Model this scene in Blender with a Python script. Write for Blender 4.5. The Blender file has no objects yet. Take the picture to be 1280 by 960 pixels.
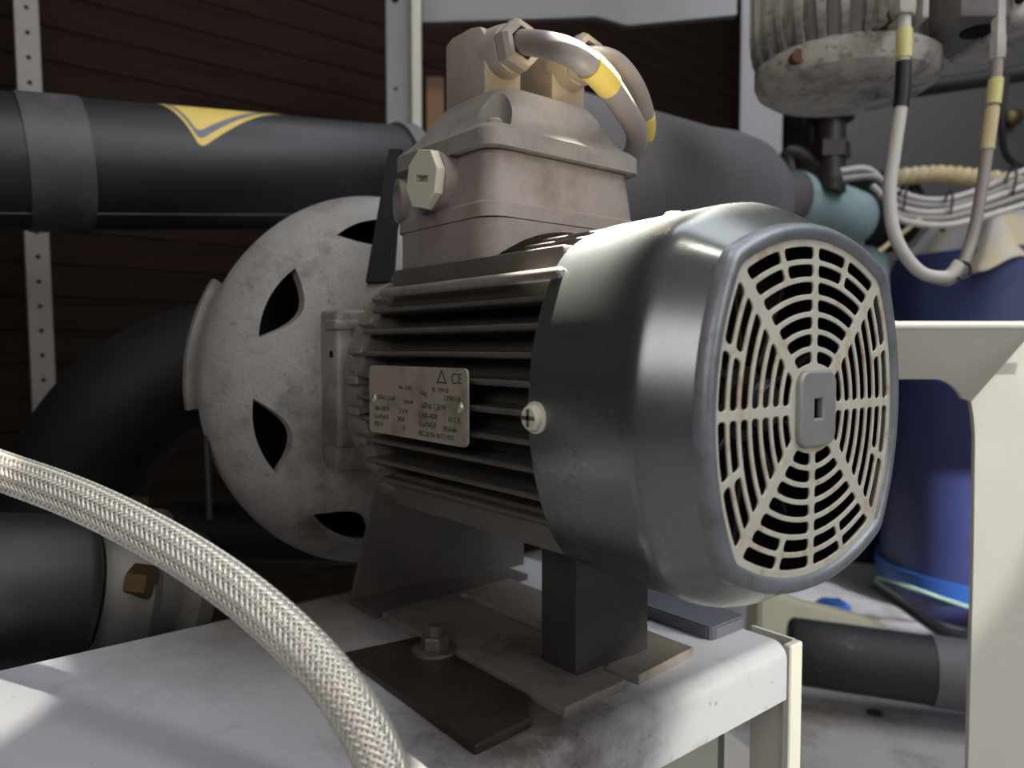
import bpy, bmesh, math, random
import numpy as np
from mathutils import Vector, Matrix
random.seed(4)
R = math.radians
S = bpy.context.scene
COL = S.collection

# ------------------------------------------------------------------ camera
F = 940.0                                   # focal length in pixels of a 1280 wide picture
AL, PT = R(39.3), R(2.7)
fw0 = Vector((-math.cos(AL), math.sin(AL), 0)); RT = Vector((math.sin(AL), math.cos(AL), 0)); ZZ = Vector((0, 0, 1))
FW = fw0*math.cos(PT) - ZZ*math.sin(PT); UP = RT.cross(FW)
def ray(px, py): return FW + RT*((px-640)/F) - UP*((py-480)/F)
CAM = -ray(1013, 508)*0.29
def at(px, py, d): return CAM + ray(px, py)*d      # a point d metres in front of the lens
cam = bpy.data.objects.new('camera', bpy.data.cameras.new('camera')); COL.objects.link(cam)
m3 = Matrix((RT, UP, -FW)).transposed()
cam.matrix_world = Matrix.Translation(CAM) @ m3.to_4x4()
cam.data.sensor_width = 36; cam.data.lens = F/1280*36; cam.data.clip_start = .01
cam.data.dof.use_dof = True; cam.data.dof.focus_distance = .345; cam.data.dof.aperture_fstop = 8.5
S.camera = cam

# ------------------------------------------------------------------ light
S.view_settings.view_transform = 'Standard'; S.view_settings.look = 'None'
S.view_settings.gamma = 1; S.view_settings.use_curve_mapping = False; S.view_settings.exposure = 0.36
w = bpy.data.worlds.new('world'); S.world = w; w.use_nodes = True
w.node_tree.nodes['Background'].inputs[0].default_value = (.80, .88, 1.0, 1)
w.node_tree.nodes['Background'].inputs[1].default_value = .07
def area(name, loc, to, size, power, col, sy=None):
    l = bpy.data.lights.new(name, 'AREA'); l.size = size; l.energy = power; l.color = col
    if sy: l.shape = 'RECTANGLE'; l.size_y = sy
    o = bpy.data.objects.new(name, l); COL.objects.link(o); o.location = loc
    o.rotation_euler = (Vector(to)-Vector(loc)).to_track_quat('-Z', 'Y').to_euler(); return o
def spot(name, loc, to, deg, power, col, blend=.25, rad=.02):
    l = bpy.data.lights.new(name, 'SPOT'); l.energy = power; l.color = col; l.spot_size = R(deg); l.spot_blend = blend; l.shadow_soft_size = rad
    o = bpy.data.objects.new(name, l); COL.objects.link(o); o.location = loc; o.rotation_euler = (Vector(to)-Vector(loc)).to_track_quat('-Z', 'Y').to_euler(); return o
area('ceiling_light_strip', (.75, .55, 1.25), (-.08, 0, 0), 1.3, 12, (.90, .95, 1), .8)
area('added_rear_fill', (-.35, .50, 1.35), (-.08, 0, 0), .8, 3, (.92, .96, 1), .5)  # added fill with no known fitting, rims the tops and cowl chamfer
area('added_front_fill', (1.6, .0, .65), (-.2, .05, 0), .7, 5.0, (1, .95, .88), .4)  # added fill for the front faces, no aisle fitting behind it
area('added_side_fill', (.62, -1.30, .55), (-.12, 0, 0), .9, 4.0, (1, .97, .94), .5)  # added side fill for fins, nameplate and bell housing
spot('added_cowl_spot', (-.16, .22, 1.05), (-.074, -.012, .08), 5.8, 1500, (1, .96, .84), .3, .012)  # invented narrow beam that makes the bright cowl top
area('ceiling_spot_panel', (.14, -.20, 1.05), (-.02, -.05, .05), .14, 1.6, (1, .95, .80), .10)
spot('added_hose_spot', (.02, -.42, 1.00), (-.262, -.300, -.08), 8, 55, (1, .95, .80), .12, .008)  # unseen spot put in for the warm patches around the hose
spot('added_flange_spot', (1.10, .50, .16), (-.06, .075, -.19), 8, 60, (1, .95, .78), .3, .015)  # added low beam aimed at the shelf flange, source unseen
spot('added_post_spot', (.95, -.05, .95), (-.02, .215, .0), 9, 42, (1, .97, .89), .1, .01)  # added beam that brightens the upper part of the white post
spot('added_drum_spot', (.75, .50, .10), (-.25, .80, -.24), 11, 130, (.92, .94, 1), .2, .01)  # invented spot that lights the lower blue drum

# ------------------------------------------------------------------ materials
def C(r, g, b):
    f = lambda v: (v/255/12.92 if v/255 <= .04045 else ((v/255+.055)/1.055)**2.4)
    return (f(r), f(g), f(b), 1)
def mat(name, col, rough=.5, metal=0, var=.15, scale=40, col2=None, thr=(.5, .7), scale2=None, bump=0, bscale=300, stretch=(1, 1, 1), coord='Object', spec=.5):
    m = bpy.data.materials.new(name); m.use_nodes = True; nt = m.node_tree; N = nt.nodes; L = nt.links
    b = N['Principled BSDF']; b.inputs['Roughness'].default_value = rough; b.inputs['Metallic'].default_value = metal
    b.inputs['Specular IOR Level'].default_value = spec
    tc = N.new('ShaderNodeTexCoord'); mp = N.new('ShaderNodeMapping'); mp.inputs['Scale'].default_value = stretch
    L.new(tc.outputs[coord], mp.inputs[0])
    nz = N.new('ShaderNodeTexNoise'); nz.inputs['Scale'].default_value = scale; nz.inputs['Detail'].default_value = 6; nz.inputs['Roughness'].default_value = .65
    L.new(mp.outputs[0], nz.inputs['Vector'])
    mr = N.new('ShaderNodeMapRange'); mr.inputs['From Min'].default_value = .25; mr.inputs['From Max'].default_value = .75
    mr.inputs['To Min'].default_value = 1-var; mr.inputs['To Max'].default_value = 1+var
    L.new(nz.outputs[0], mr.inputs[0])
    mx = N.new('ShaderNodeVectorMath'); mx.operation = 'SCALE'; mx.inputs[0].default_value = col[:3]; L.new(mr.outputs[0], mx.inputs['Scale'])
    out = mx.outputs[0]
    if col2:
        n2 = N.new('ShaderNodeTexNoise'); n2.inputs['Scale'].default_value = scale2 or scale*.6; n2.inputs['Detail'].default_value = 8; n2.inputs['Roughness'].default_value = .7
        L.new(mp.outputs[0], n2.inputs['Vector'])
        r2 = N.new('ShaderNodeMapRange'); r2.inputs['From Min'].default_value = thr[0]; r2.inputs['From Max'].default_value = thr[1]; L.new(n2.outputs[0], r2.inputs[0])
        mm = N.new('ShaderNodeMix'); mm.data_type = 'RGBA'; L.new(r2.outputs[0], mm.inputs[0]); L.new(out, mm.inputs[6]); mm.inputs[7].default_value = col2; out = mm.outputs[2]
    L.new(out, b.inputs['Base Color'])
    rr = N.new('ShaderNodeMapRange'); rr.inputs['To Min'].default_value = max(.02, rough-.08); rr.inputs['To Max'].default_value = min(1, rough+.08); L.new(nz.outputs[0], rr.inputs[0]); L.new(rr.outputs[0], b.inputs['Roughness'])
    if bump:
        bn = N.new('ShaderNodeTexNoise'); bn.inputs['Scale'].default_value = bscale; bn.inputs['Detail'].default_value = 4; L.new(mp.outputs[0], bn.inputs['Vector'])
        bp = N.new('ShaderNodeBump'); bp.inputs['Strength'].default_value = bump; bp.inputs['Distance'].default_value = .001; L.new(bn.outputs[0], bp.inputs['Height']); L.new(bp.outputs[0], b.inputs['Normal'])
    return m
M = dict(
    cast=mat('cast_aluminium', C(146, 142, 140), .62, .35, .14, 60, C(104, 90, 78), (.52, .72), 26, .5, 420),
    shield=mat('dusty_cast_aluminium', C(128, 120, 112), .7, .2, .18, 60, C(84, 72, 62), (.5, .7), 30, .4, 400),
    body=mat('dark_motor_paint', C(96, 91, 85), .5, .3, .2, 70, C(120, 108, 96), (.6, .8), 60, .2, 500),
    cowl=mat('dark_steel_cowl', C(124, 127, 127), .27, .8, .04, 30, C(130, 132, 128), (.55, .75), 90, 0, 900),
    rim=mat('worn_cowl_rim', C(132, 136, 142), .42, .5, .12, 70, C(110, 110, 112), (.5, .7), 60, .15, 700),
    grille=mat('cream_grille', C(196, 192, 178), .55, .1, .08, 60, C(174, 138, 98), (.52, .72), 75, .2, 600),
    grillehub=mat('grille_badge_grey', C(150, 150, 148), .5, .4, .08, 60),
    dark=mat('black_and_recess_shade', C(14, 13, 13), .7, 0, .2, spec=.15),  # black parts, and the painted shade inside the cowl
    fan=mat('fan_plastic', C(46, 44, 42), .35, 0, .15),
    tbox=mat('taupe_terminal_box', C(141, 131, 126), .58, .1, .10, 50, C(116, 98, 88), (.5, .72), 24, .25, 700),
    lid=mat('grey_terminal_lid', C(138, 132, 128), .6, .1, .10, 50, C(120, 112, 106), (.5, .7), 40, .25, 700),
    plug=mat('off_white_plastic', C(206, 201, 186), .5, 0, .05, 60),
    conn=mat('grey_connector_plastic', C(158, 147, 138), .6, 0, .07, 60),
    cable=mat('taupe_cable', C(146, 137, 134), .45, 0, .06, 60),
    cablew=mat('pale_grey_cable', C(190, 186, 182), .45, 0, .06, 60),
    yellow=mat('yellow_marker', C(220, 192, 98), .5, 0, .06, 60),
    pyellow=mat('pale_yellow_marker', C(206, 196, 134), .5, 0, .06, 60),
    ink=mat('dark_ink', C(66, 60, 55), .6, 0, .1),
    plate=mat('nameplate_metal', C(160, 150, 138), .5, .25, .1, 40, C(100, 90, 80), (.5, .75), 50),
    zinc=mat('zinc_metal', C(190, 186, 178), .35, .8, .1, 80),
    dullzinc=mat('dull_bolt_metal', C(120, 112, 104), .5, .6, .2, 150),
    block=mat('black_painted_steel', C(56, 54, 55), .45, .2, .25, 60, C(86, 80, 76), (.58, .75), 70, .1, 400),
    base=mat('brown_grey_steel', C(142, 134, 130), .5, .3, .15, 40, C(84, 75, 70), (.5, .7), 25, .15, 300),
    mat=mat('oily_rubber', C(50, 44, 40), .38, 0, .3, 60, C(62, 54, 48), (.55, .75), 30, .3, 300),
    bar=mat('slate_strip', C(86, 88, 98), .5, .1, .1),
    deck=mat('grey_painted_sheet', C(176, 177, 184), .38, 0, .05, 14, C(128, 120, 114), (.6, .82), 22, .05, 200),
    foam3=mat('worn_foam_insulation', C(40, 40, 43), .6, 0, .2, 14, C(92, 92, 96), (.60, .72), 60, .4, 140),
    _x=None,
    white=mat('off_white_enamel', C(204, 202, 192), .4, 0, .04, 14, C(170, 164, 150), (.66, .85), 20),
    rack=mat('rack_grey_paint', C(138, 138, 141), .45, .1, .06, 20),
    rack2=mat('perforated_strip_paint', C(122, 115, 108), .5, .1, .1, 20),
    foam=mat('black_foam_insulation', C(29, 29, 33), .48, 0, .2, 14, C(46, 46, 51), (.56, .8), 12, .15, 140),
    foam2=mat('grey_foam_insulation', C(98, 95, 99), .6, 0, .12, 14, C(98, 94, 98), (.5, .8), 10, .15, 140),
    tape=mat('insulation_tape', C(66, 64, 68), .5, 0, .3, 25, C(98, 95, 98), (.5, .75), 20),
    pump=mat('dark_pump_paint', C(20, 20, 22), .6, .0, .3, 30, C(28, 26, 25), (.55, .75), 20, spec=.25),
    foot=mat('dusty_brown_steel', C(90, 84, 81), .55, .2, .2, 30, C(104, 94, 86), (.5, .75), 14),
    brass=mat('brass', C(84, 70, 44), .35, .8, .1),
    valve=mat('valve_alloy', C(98, 95, 92), .5, .4, .2, 40, C(90, 84, 76), (.5, .7), 30),
    wall=mat('brown_wood_laminate', C(36, 24, 18), .8, 0, .25, 8, C(24, 16, 13), (.45, .7), 14, 0, 100, (1, .25, 5), spec=.08),
    hose=mat('bright_steel_wire', C(214, 208, 198), .40, .6, .06, 120),
    hosein=mat('hose_core', C(58, 51, 46), .6, .2, .1),
    motor2=mat('dusty_grey_motor', C(176, 173, 167), .7, .1, .2, 50, C(100, 96, 92), (.48, .68), 24, .4, 200),
    motor2d=mat('darker_motor_casting', C(112, 107, 108), .65, .15, .2, 50, C(128, 124, 120), (.5, .7), 30, .3, 200),
    rust=mat('rust', C(92, 58, 36), .8, 0, .3, 200),
    blue=mat('blue_plastic', C(62, 68, 112), .4, 0, .1, 10),
    navy=mat('navy_plastic', C(22, 26, 52), .45, 0, .2, 10),
    skyblue=mat('bright_blue_plastic', C(48, 90, 160), .4, 0, .1),
    turq=mat('turquoise_paint', C(134, 156, 160), .5, 0, .12, 25, C(156, 170, 170), (.5, .7), 20),
    pipe=mat('dark_brown_pipe', C(46, 38, 36), .45, .2, .2),
    rope=mat('beige_rope', C(196, 178, 142), .8, 0, .15, 60),
    tarp=mat('pale_plastic_sheet', C(182, 180, 182), .45, 0, .08, 10, C(196, 178, 146), (.5, .6), 9),
    cabinet=mat('grey_cabinet_paint', C(66, 62, 61), .5, .1, .08, 8),
    black=mat('black_rubber', C(20, 20, 22), .5, 0, .2),
    floor=mat('grimy_deck_paint', C(170, 166, 166), .5, 0, .1, 6, C(96, 82, 74), (.5, .72), 7, .1, 60),
    cream=mat('cream_paint', C(208, 204, 180), .5, 0, .06, 10, C(176, 130, 76), (.66, .8), 12),
    panel=mat('dark_grey_panel', C(96, 98, 96), .55, 0, .08, 10),
    green=mat('green_wire', C(72, 100, 78), .5, 0, .1),
    orangeb=mat('pale_timber', C(150, 118, 84), .6, 0, .15, 10),
)

del M['_x']
def grime(m, centre, r0, r1, col):
    """brown oily dirt that has gathered round one place on the surface"""
    nt = m.node_tree; N = nt.nodes; L = nt.links; b = N['Principled BSDF']; src = b.inputs['Base Color'].links[0].from_socket
    g = N.new('ShaderNodeNewGeometry'); d = N.new('ShaderNodeVectorMath'); d.operation = 'DISTANCE'; d.inputs[1].default_value = centre
    nz = N.new('ShaderNodeTexNoise'); nz.inputs['Scale'].default_value = 60; nz.inputs['Detail'].default_value = 8; nz.inputs['Roughness'].default_value = .75
    L.new(g.outputs['Position'], nz.inputs['Vector'])
    mv = N.new('ShaderNodeMath'); mv.operation = 'MULTIPLY_ADD'; mv.inputs[1].default_value = .10; L.new(nz.outputs[0], mv.inputs[0]); L.new(g.outputs['Position'], d.inputs[0]); L.new(d.outputs['Value'], mv.inputs[2])
    mr = N.new('ShaderNodeMapRange'); mr.inputs['From Min'].default_value = r0+.05; mr.inputs['From Max'].default_value = r1+.05; mr.inputs['To Min'].default_value = .9; mr.inputs['To Max'].default_value = 0; L.new(mv.outputs[0], mr.inputs[0])
    mm = N.new('ShaderNodeMix'); mm.data_type = 'RGBA'; L.new(mr.outputs[0], mm.inputs[0]); L.new(src, mm.inputs[6]); mm.inputs[7].default_value = col; L.new(mm.outputs[2], b.inputs['Base Color'])
def specks(m, scale, thr, col):
    nt = m.node_tree; N = nt.nodes; L = nt.links; b = N['Principled BSDF']; src = b.inputs['Base Color'].links[0].from_socket
    g = N.new('ShaderNodeNewGeometry'); nz = N.new('ShaderNodeTexNoise'); nz.inputs['Scale'].default_value = scale; nz.inputs['Detail'].default_value = 3; L.new(g.outputs['Position'], nz.inputs['Vector'])
    mr = N.new('ShaderNodeMapRange'); mr.inputs['From Min'].default_value = thr; mr.inputs['From Max'].default_value = thr+.04; mr.inputs['To Max'].default_value = .5; L.new(nz.outputs[0], mr.inputs[0])
    mm = N.new('ShaderNodeMix'); mm.data_type = 'RGBA'; L.new(mr.outputs[0], mm.inputs[0]); L.new(src, mm.inputs[6]); mm.inputs[7].default_value = col; L.new(mm.outputs[2], b.inputs['Base Color'])
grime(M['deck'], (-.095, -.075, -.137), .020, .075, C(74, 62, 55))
grime(M['cast'], (-.25, -.07, -.035), .0, .055, C(98, 84, 74))
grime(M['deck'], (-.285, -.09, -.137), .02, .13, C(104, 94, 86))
specks(M['deck'], 130, .70, C(84, 76, 72)); specks(M['cast'], 210, .66, C(92, 84, 78)); specks(M['motor2'], 120, .62, C(88, 82, 78))

# ------------------------------------------------------------------ builders
def tag(o, label=None, cat=None, group=None, kind=None):
    for k, v in (('label', label), ('category', cat), ('group', group), ('kind', kind)):
        if v: o[k] = v
    return o
def thing(name, loc, label, cat, group=None):
    o = bpy.data.objects.new(name, None); COL.objects.link(o); o.location = loc; o.empty_display_size = .02
    return tag(o, label, cat, group)
def link_mesh(name, me, m, parent=None, angle=35, smooth=True):
    me.materials.clear(); me.materials.append(m)
    if smooth:
        me.polygons.foreach_set('use_smooth', [True]*len(me.polygons)); me.set_sharp_from_angle(angle=R(angle))
    o = bpy.data.objects.new(name, me); COL.objects.link(o)
    if parent is not None:
        o.parent = parent
        if parent.type == 'EMPTY': o.location = -parent.location
        elif parent.parent is None: o.location = -parent.location
    else:
        n = len(me.vertices); co = np.empty(n*3); me.vertices.foreach_get('co', co); co = co.reshape(-1, 3)
        c = (co.min(0)+co.max(0))/2; c[2] = co[:, 2].min(); co -= c; me.vertices.foreach_set('co', co.ravel()); o.location = c; me.update()
    return o
class MB:
    def __init__(s, mtx=None): s.bm = bmesh.new(); s.m = mtx or Matrix()
    def _f(s, vs, fs):
        v = [s.bm.verts.new(s.m @ Vector(p)) for p in vs]
        for f in fs:
            try: s.bm.faces.new([v[i] for i in f])
            except ValueError: pass
        return v
    def box(s, lo, hi, bev=0, seg=2, rot=None):
        lo, hi = Vector(lo), Vector(hi); c = (lo+hi)/2; h = (hi-lo)/2
        b2 = bmesh.new(); bmesh.ops.create_cube(b2, size=1)
        for v in b2.verts: v.co = Vector((v.co.x*2*h.x, v.co.y*2*h.y, v.co.z*2*h.z))
        if bev: bmesh.ops.bevel(b2, geom=list(b2.edges), offset=bev, segments=seg, profile=.5, affect='EDGES')
        mm = Matrix.Translation(c) @ (rot or Matrix())
        b2.verts.index_update(); s._f([mm @ v.co for v in b2.verts], [[v.index for v in f.verts] for f in b2.faces]); b2.free(); return s
    def lathe(s, prof, o=(0, 0, 0), d=(1, 0, 0), n=48, close=False):
        """prof: (t along d, radius)"""
        o, d = Vector(o), Vector(d).normalized(); a = d.orthogonal().normalized(); b = d.cross(a); vs, fs = [], []
        for t, r in prof:
            for k in range(n):
                q = 2*math.pi*k/n; vs.append(o+d*t+a*(r*math.cos(q))+b*(r*math.sin(q)))
        P = len(prof)
        for i in range(P if close else P-1):
            for k in range(n):
                k2 = (k+1) % n; j = (i+1) % P; fs.append((i*n+k, i*n+k2, j*n+k2, j*n+k))
        if not close: fs += [tuple(range(n))[::-1], tuple(range((P-1)*n, P*n))]
        s._f(vs, fs); return s
    def cyl(s, p0, p1, r, r1=None, n=24, bev=0):
        p0, p1 = Vector(p0), Vector(p1); L = (p1-p0).length; r1 = r if r1 is None else r1
        pr = [(0, r), (L, r1)] if not bev else [(0, r-bev), (bev, r), (L-bev, r1), (L, r1-bev)]
        return s.lathe(pr, p0, p1-p0, n)
    def tube(s, pts, r, n=12, cap=True):
        """pts already smooth; r number or list"""
        P = [Vector(p) for p in pts]; K = len(P); rr = r if isinstance(r, (list, tuple)) else [r]*K
        a = None; vs, fs = [], []
        for i in range(K):
            t = (P[min(i+1, K-1)]-P[max(i-1, 0)]).normalized()
            a = t.orthogonal().normalized() if a is None else (a - t*a.dot(t)).normalized(); b = t.cross(a)
            for k in range(n):
                q = 2*math.pi*k/n; vs.append(P[i]+(a*math.cos(q)+b*math.sin(q))*rr[i])
        for i in range(K-1):
            for k in range(n): k2 = (k+1) % n; fs.append((i*n+k, i*n+k2, (i+1)*n+k2, (i+1)*n+k))
        if cap: fs += [tuple(range(n))[::-1], tuple(range((K-1)*n, K*n))]
        s._f(vs, fs); return s
    def prism(s, poly, a, b, o, d):
        """poly in (u,v); point = o + a*u + b*v; thickness vector d"""
        a, b, o, d = Vector(a), Vector(b), Vector(o), Vector(d); n = len(poly)
        vs = [o+a*u+b*v for u, v in poly]; vs += [p+d for p in vs]
        s._f(vs, [tuple(range(n))[::-1], tuple(range(n, 2*n))]+[(i, (i+1) % n, n+(i+1) % n, n+i) for i in range(n)]); return s
    def loft(s, rings, capa=True, capb=True):
        n = len(rings[0]); vs = [p for r in rings for p in r]; fs = []
        for i in range(len(rings)-1):
            for k in range(n): k2 = (k+1) % n; fs.append((i*n+k, i*n+k2, (i+1)*n+k2, (i+1)*n+k))
        if capa: fs.append(tuple(range(n))[::-1])
        if capb: fs.append(tuple(range((len(rings)-1)*n, len(rings)*n)))
        s._f(vs, fs); return s
    def mesh(s, name, norm=True):
        if norm: bmesh.ops.recalc_face_normals(s.bm, faces=list(s.bm.faces))
        me = bpy.data.meshes.new(name); s.bm.to_mesh(me); s.bm.free(); return me
    def build(s, name, m, parent=None, angle=35, smooth=True): return link_mesh(name, s.mesh(name), m, parent, angle, smooth)
def spline(pts, n=12):
    P = [Vector(p) for p in pts]; P = [P[0]*2-P[1]]+P+[P[-1]*2-P[-2]]; out = []
    for i in range(1, len(P)-2):
        for k in range(n):
            t = k/n; a, b, c, d = P[i-1:i+3]
            out.append(.5*((2*b)+(c-a)*t+(2*a-5*b+4*c-d)*t*t+(3*b-a-3*c+d)*t**3))
    out.append(P[-2]); return out
def rrect(hx, hy, r, n=6):
    out = []
    for sx, sy, a0 in ((1, 1, 0), (-1, 1, 90), (-1, -1, 180), (1, -1, 270)):
        for k in range(n+1):
            a = R(a0+90*k/n); out.append((sx*(hx-r)+r*math.cos(a), sy*(hy-r)+r*math.sin(a)))
    return out
def boolean_diff(o, cutters):
    for c in cutters:
        md = o.modifiers.new('cut', 'BOOLEAN'); md.operation = 'DIFFERENCE'; md.object = c; md.solver = 'EXACT'
    bpy.context.view_layer.update()
    me = bpy.data.meshes.new_from_object(o.evaluated_get(bpy.context.evaluated_depsgraph_get()))
    o.modifiers.clear(); o.data = me
    for c in cutters: bpy.data.objects.remove(c)
    me.polygons.foreach_set('use_smooth', [True]*len(me.polygons)); me.set_sharp_from_angle(angle=R(32)); return o
def curve_mesh(name, loops, ext, bev, bres=2):
    """flat 2D curve with holes -> mesh, in its own XY plane"""
    cu = bpy.data.curves.new(name, 'CURVE'); cu.dimensions = '2D'; cu.fill_mode = 'BOTH'; cu.extrude = ext; cu.bevel_depth = bev; cu.bevel_resolution = bres
    for L in loops:
        sp = cu.splines.new('POLY'); sp.points.add(len(L)-1); sp.use_cyclic_u = True
        for p, q in zip(sp.points, L): p.co = (q[0], q[1], 0, 1)
    o = bpy.data.objects.new(name, cu); COL.objects.link(o); bpy.context.view_layer.update()
    me = bpy.data.meshes.new_from_object(o.evaluated_get(bpy.context.evaluated_depsgraph_get())); bpy.data.objects.remove(o); return me
def text_mesh(name, items, mtx, m, parent):
    """items: (string, x, y, size); joined into one flat lettering mesh"""
    bm = bmesh.new()
    for t, x, y, sz in items:
        cu = bpy.data.curves.new(name, 'FONT'); cu.body = t; cu.size = sz; cu.extrude = .00008
        o = bpy.data.objects.new(name, cu); COL.objects.link(o); bpy.context.view_layer.update()
        me = bpy.data.meshes.new_from_object(o.evaluated_get(bpy.context.evaluated_depsgraph_get())); bpy.data.objects.remove(o)
        me.transform(mtx @ Matrix.Translation((x, y, 0))); bm.from_mesh(me); bpy.data.meshes.remove(me)
    me = bpy.data.meshes.new(name); bm.to_mesh(me); bm.free(); return link_mesh(name, me, m, parent, smooth=False)
VA = math.atan2(RT.y, RT.x)                          # yaw of things that stand square to the aisle
def frame(p, yaw=VA): return Matrix.Translation(p) @ Matrix.Rotation(yaw, 4, 'Z')

# ------------------------------------------------------------------ setting: wall, floor
ZF = -.36
wl = MB().box((-.96, -1.6, ZF), (-.925, 3.2, 1.3)).build('wall_back', M['dark']); wl['kind'] = 'structure'
pk = MB().box((-.925, -1.6, 0), (-.902, 3.2, .0394), .0012, 1).mesh('plank')
for k in range(40):
    o = link_mesh('plank', pk, M['wall'], wl, smooth=False) if k == 0 else o.copy()
    if k: COL.objects.link(o); o.parent = wl
    o.location = Vector((0, 0, ZF+.004+k*.04))-wl.location
wx = MB().box((-.96, -1.64, ZF), (1.6, -1.6, 1.3)).build('wall_left', M['wall']); wx['kind'] = 'structure'
fl = MB().box((-.925, -1.6, ZF-.02), (1.6, 3.2, ZF)).build('floor', M['floor']); fl['kind'] = 'structure'

# ------------------------------------------------------------------ shelf platform
ZP = -.137
pf = thing('equipment_shelf', (-.25, -.15, ZP-.03), 'pale grey painted sheet steel shelf carrying the motor, rounded front lip', 'shelf')
XE, YE = -.064, .096
def arc(cx, cz, r, a0, a1, n=6): return [(cx+r*math.cos(R(a0+(a1-a0)*k/n)), cz+r*math.sin(R(a0+(a1-a0)*k/n))) for k in range(n+1)]
outer = [(-.292, ZP)]+arc(XE-.009, ZP-.009, .009, 90, 0)+[(XE, ZP-.031)]
inner = [(XE-.002, ZP-.031)]+arc(XE-.009, ZP-.009, .007, 0, 90)+[(-.292, ZP-.002)]
b = MB(); b.prism(outer+inner, (1, 0, 0), (0, 0, 1), (0, -.55, 0), (0, YE+.55, 0)); b.build('shelf_top', M['deck'], pf)
b = MB(); b.box((-.292, YE, ZP-.031), (XE-.004, YE+.002, ZP-.003), .0008, 1); b.build('side_flange', M['deck'], pf)
b = MB(); b.box((-.105, -.5, ZF), (-.100, YE-.004, ZP-.003)); b.build('front_panel', M['panel'], pf)
b = MB(); b.box((XE-.004, YE+.0022, ZF), (XE+.001, YE+.0145, ZP-.002), .0008, 1); b.box((XE-.03, YE+.0125, ZF), (XE-.004, YE+.0145, ZP-.002)); b.build('upright', M['white'], pf)

# ------------------------------------------------------------------ motor
YM, ZM = .004, -.001
mo = thing('electric_motor', (-.15, YM, ZP), 'dark finned electric motor with cream fan grille and taupe terminal box on grey shelf', 'motor')
AX = Vector((0, YM, ZM))
def radial(mid, cor):
    wch = cor*math.sin(R(45)); sg = mid-cor*math.cos(R(45)); Rr = (wch*wch+sg*sg)/(2*sg); dd = mid-Rr
    def f(a):
        a = (a+45) % 90-45; c, s_ = math.cos(R(a)), math.sin(R(a)); return dd*c+math.sqrt(Rr*Rr-(dd*s_)**2)
    return f
def ring(x, mid, cor, n=160, sm=4, sc=1):
    f = radial(mid, cor); rr = [f(360*k/n+.0) for k in range(n)]
    for _ in range(sm): rr = [(rr[k-1]+2*rr[k]+rr[(k+1) % n])/4 for k in range(n)]
    return [AX+Vector((x, sc*rr[k]*math.cos(2*math.pi*k/n), sc*rr[k]*math.sin(2*math.pi*k/n))) for k in range(n)]
# fan cowl: pressed dark shell
sec = [(-.077, .0812, .0890, 12), (-.0265, .0820, .0902, 12), (-.0228, .0818, .0900, 10), (-.0205, .0810, .0893, 8), (-.0180, .0796, .0880, 5), (-.012, .0760, .0846, 3), (-.004, .0713, .0798, 1)]
cb = MB(); cb.loft([ring(x, a, c, sm=s_) for x, a, c, s_ in sec], False, False); cowl = cb.build('fan_cowl', M['cowl'], mo, 50)
cb = MB(); cb.loft([ring(-.004, .0713, .0798, sm=1), ring(-.0045, .0690, .0768, sm=3), ring(-.020, .0785, .0865, sm=6), ring(-.0275, .0802, .0880, sm=12), ring(-.077, .0797, .0872, sm=12), ring(-.077, .0812, .0890, sm=12)], False, False); tag(cb.build('cowl_shade_lining', M['dark'], cowl, 50), 'inside of the cowl, blackened in place of shade')  # inner shell coloured near black to stand for shade behind the slots
rb = MB(); rb.loft([ring(x, a, a*1.122, sm=1) for x, a in ((-.0042, .0715), (-.0012, .0712), (.0008, .0700), (.0016, .0682), (.0012, .0662), (-.0004, .0650), (-.004, .0645), (-.0042, .0715))], False, False)
tag(rb.build('grille_rim', M['rim'], cowl, 60), 'worn pale grey raised rim')
# grille face
fo = radial(1, 1.122)
def pol(s_, a): return (s_*fo(a)*math.cos(R(a)), s_*fo(a)*math.sin(R(a)))
def sl_shape(s0, s1, a0, a1, rc, ends):
    """rounded slot between two scaled outlines and two angles"""
    out = []
    def corner(cs, ca, q0, sg):
        for k in range(5):
            q = R(q0+90*k/4); out.append(pol(cs+rc*math.cos(q), ca+math.degrees(rc*math.sin(q)/cs)))
    def edge(s_, aa, ab):
        for k in range(1, 8): out.append(pol(s_, aa+(ab-aa)*k/8))
    i0, i1 = a0+math.degrees(rc/(s0+rc)), a1-math.degrees(rc/(s0+rc)); o0, o1 = a0+math.degrees(rc/(s1-rc)), a1-math.degrees(rc/(s1-rc))
    # keep the slot ends parallel to the spokes: same clear distance inside and outside
    w0 = ends[0]; 
    ia, ib = a0+math.degrees((w0+rc)/(s0+rc)), a1-math.degrees((ends[1]+rc)/(s0+rc)); oa, ob = a0+math.degrees((w0+rc)/(s1-rc)), a1-math.degrees((ends[1]+rc)/(s1-rc))
    corner(s0+rc, ia, 180, 1); corner(s1-rc, oa, 270, 1); edge(s1, oa, ob); corner(s1-rc, ob, 0, 1); corner(s0+rc, ib, 90, 1); edge(s0, ib, ia)
    return out
loops = [[pol(.0652, 360*k/128) for k in range(128)], [(-.0042, -.0050), (.0046, -.0050), (.0046, .0050), (-.0042, .0050)]]
NR, s_in, s_out = 7, .0165, .0632; pit = (s_out-s_in)/NR
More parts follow.
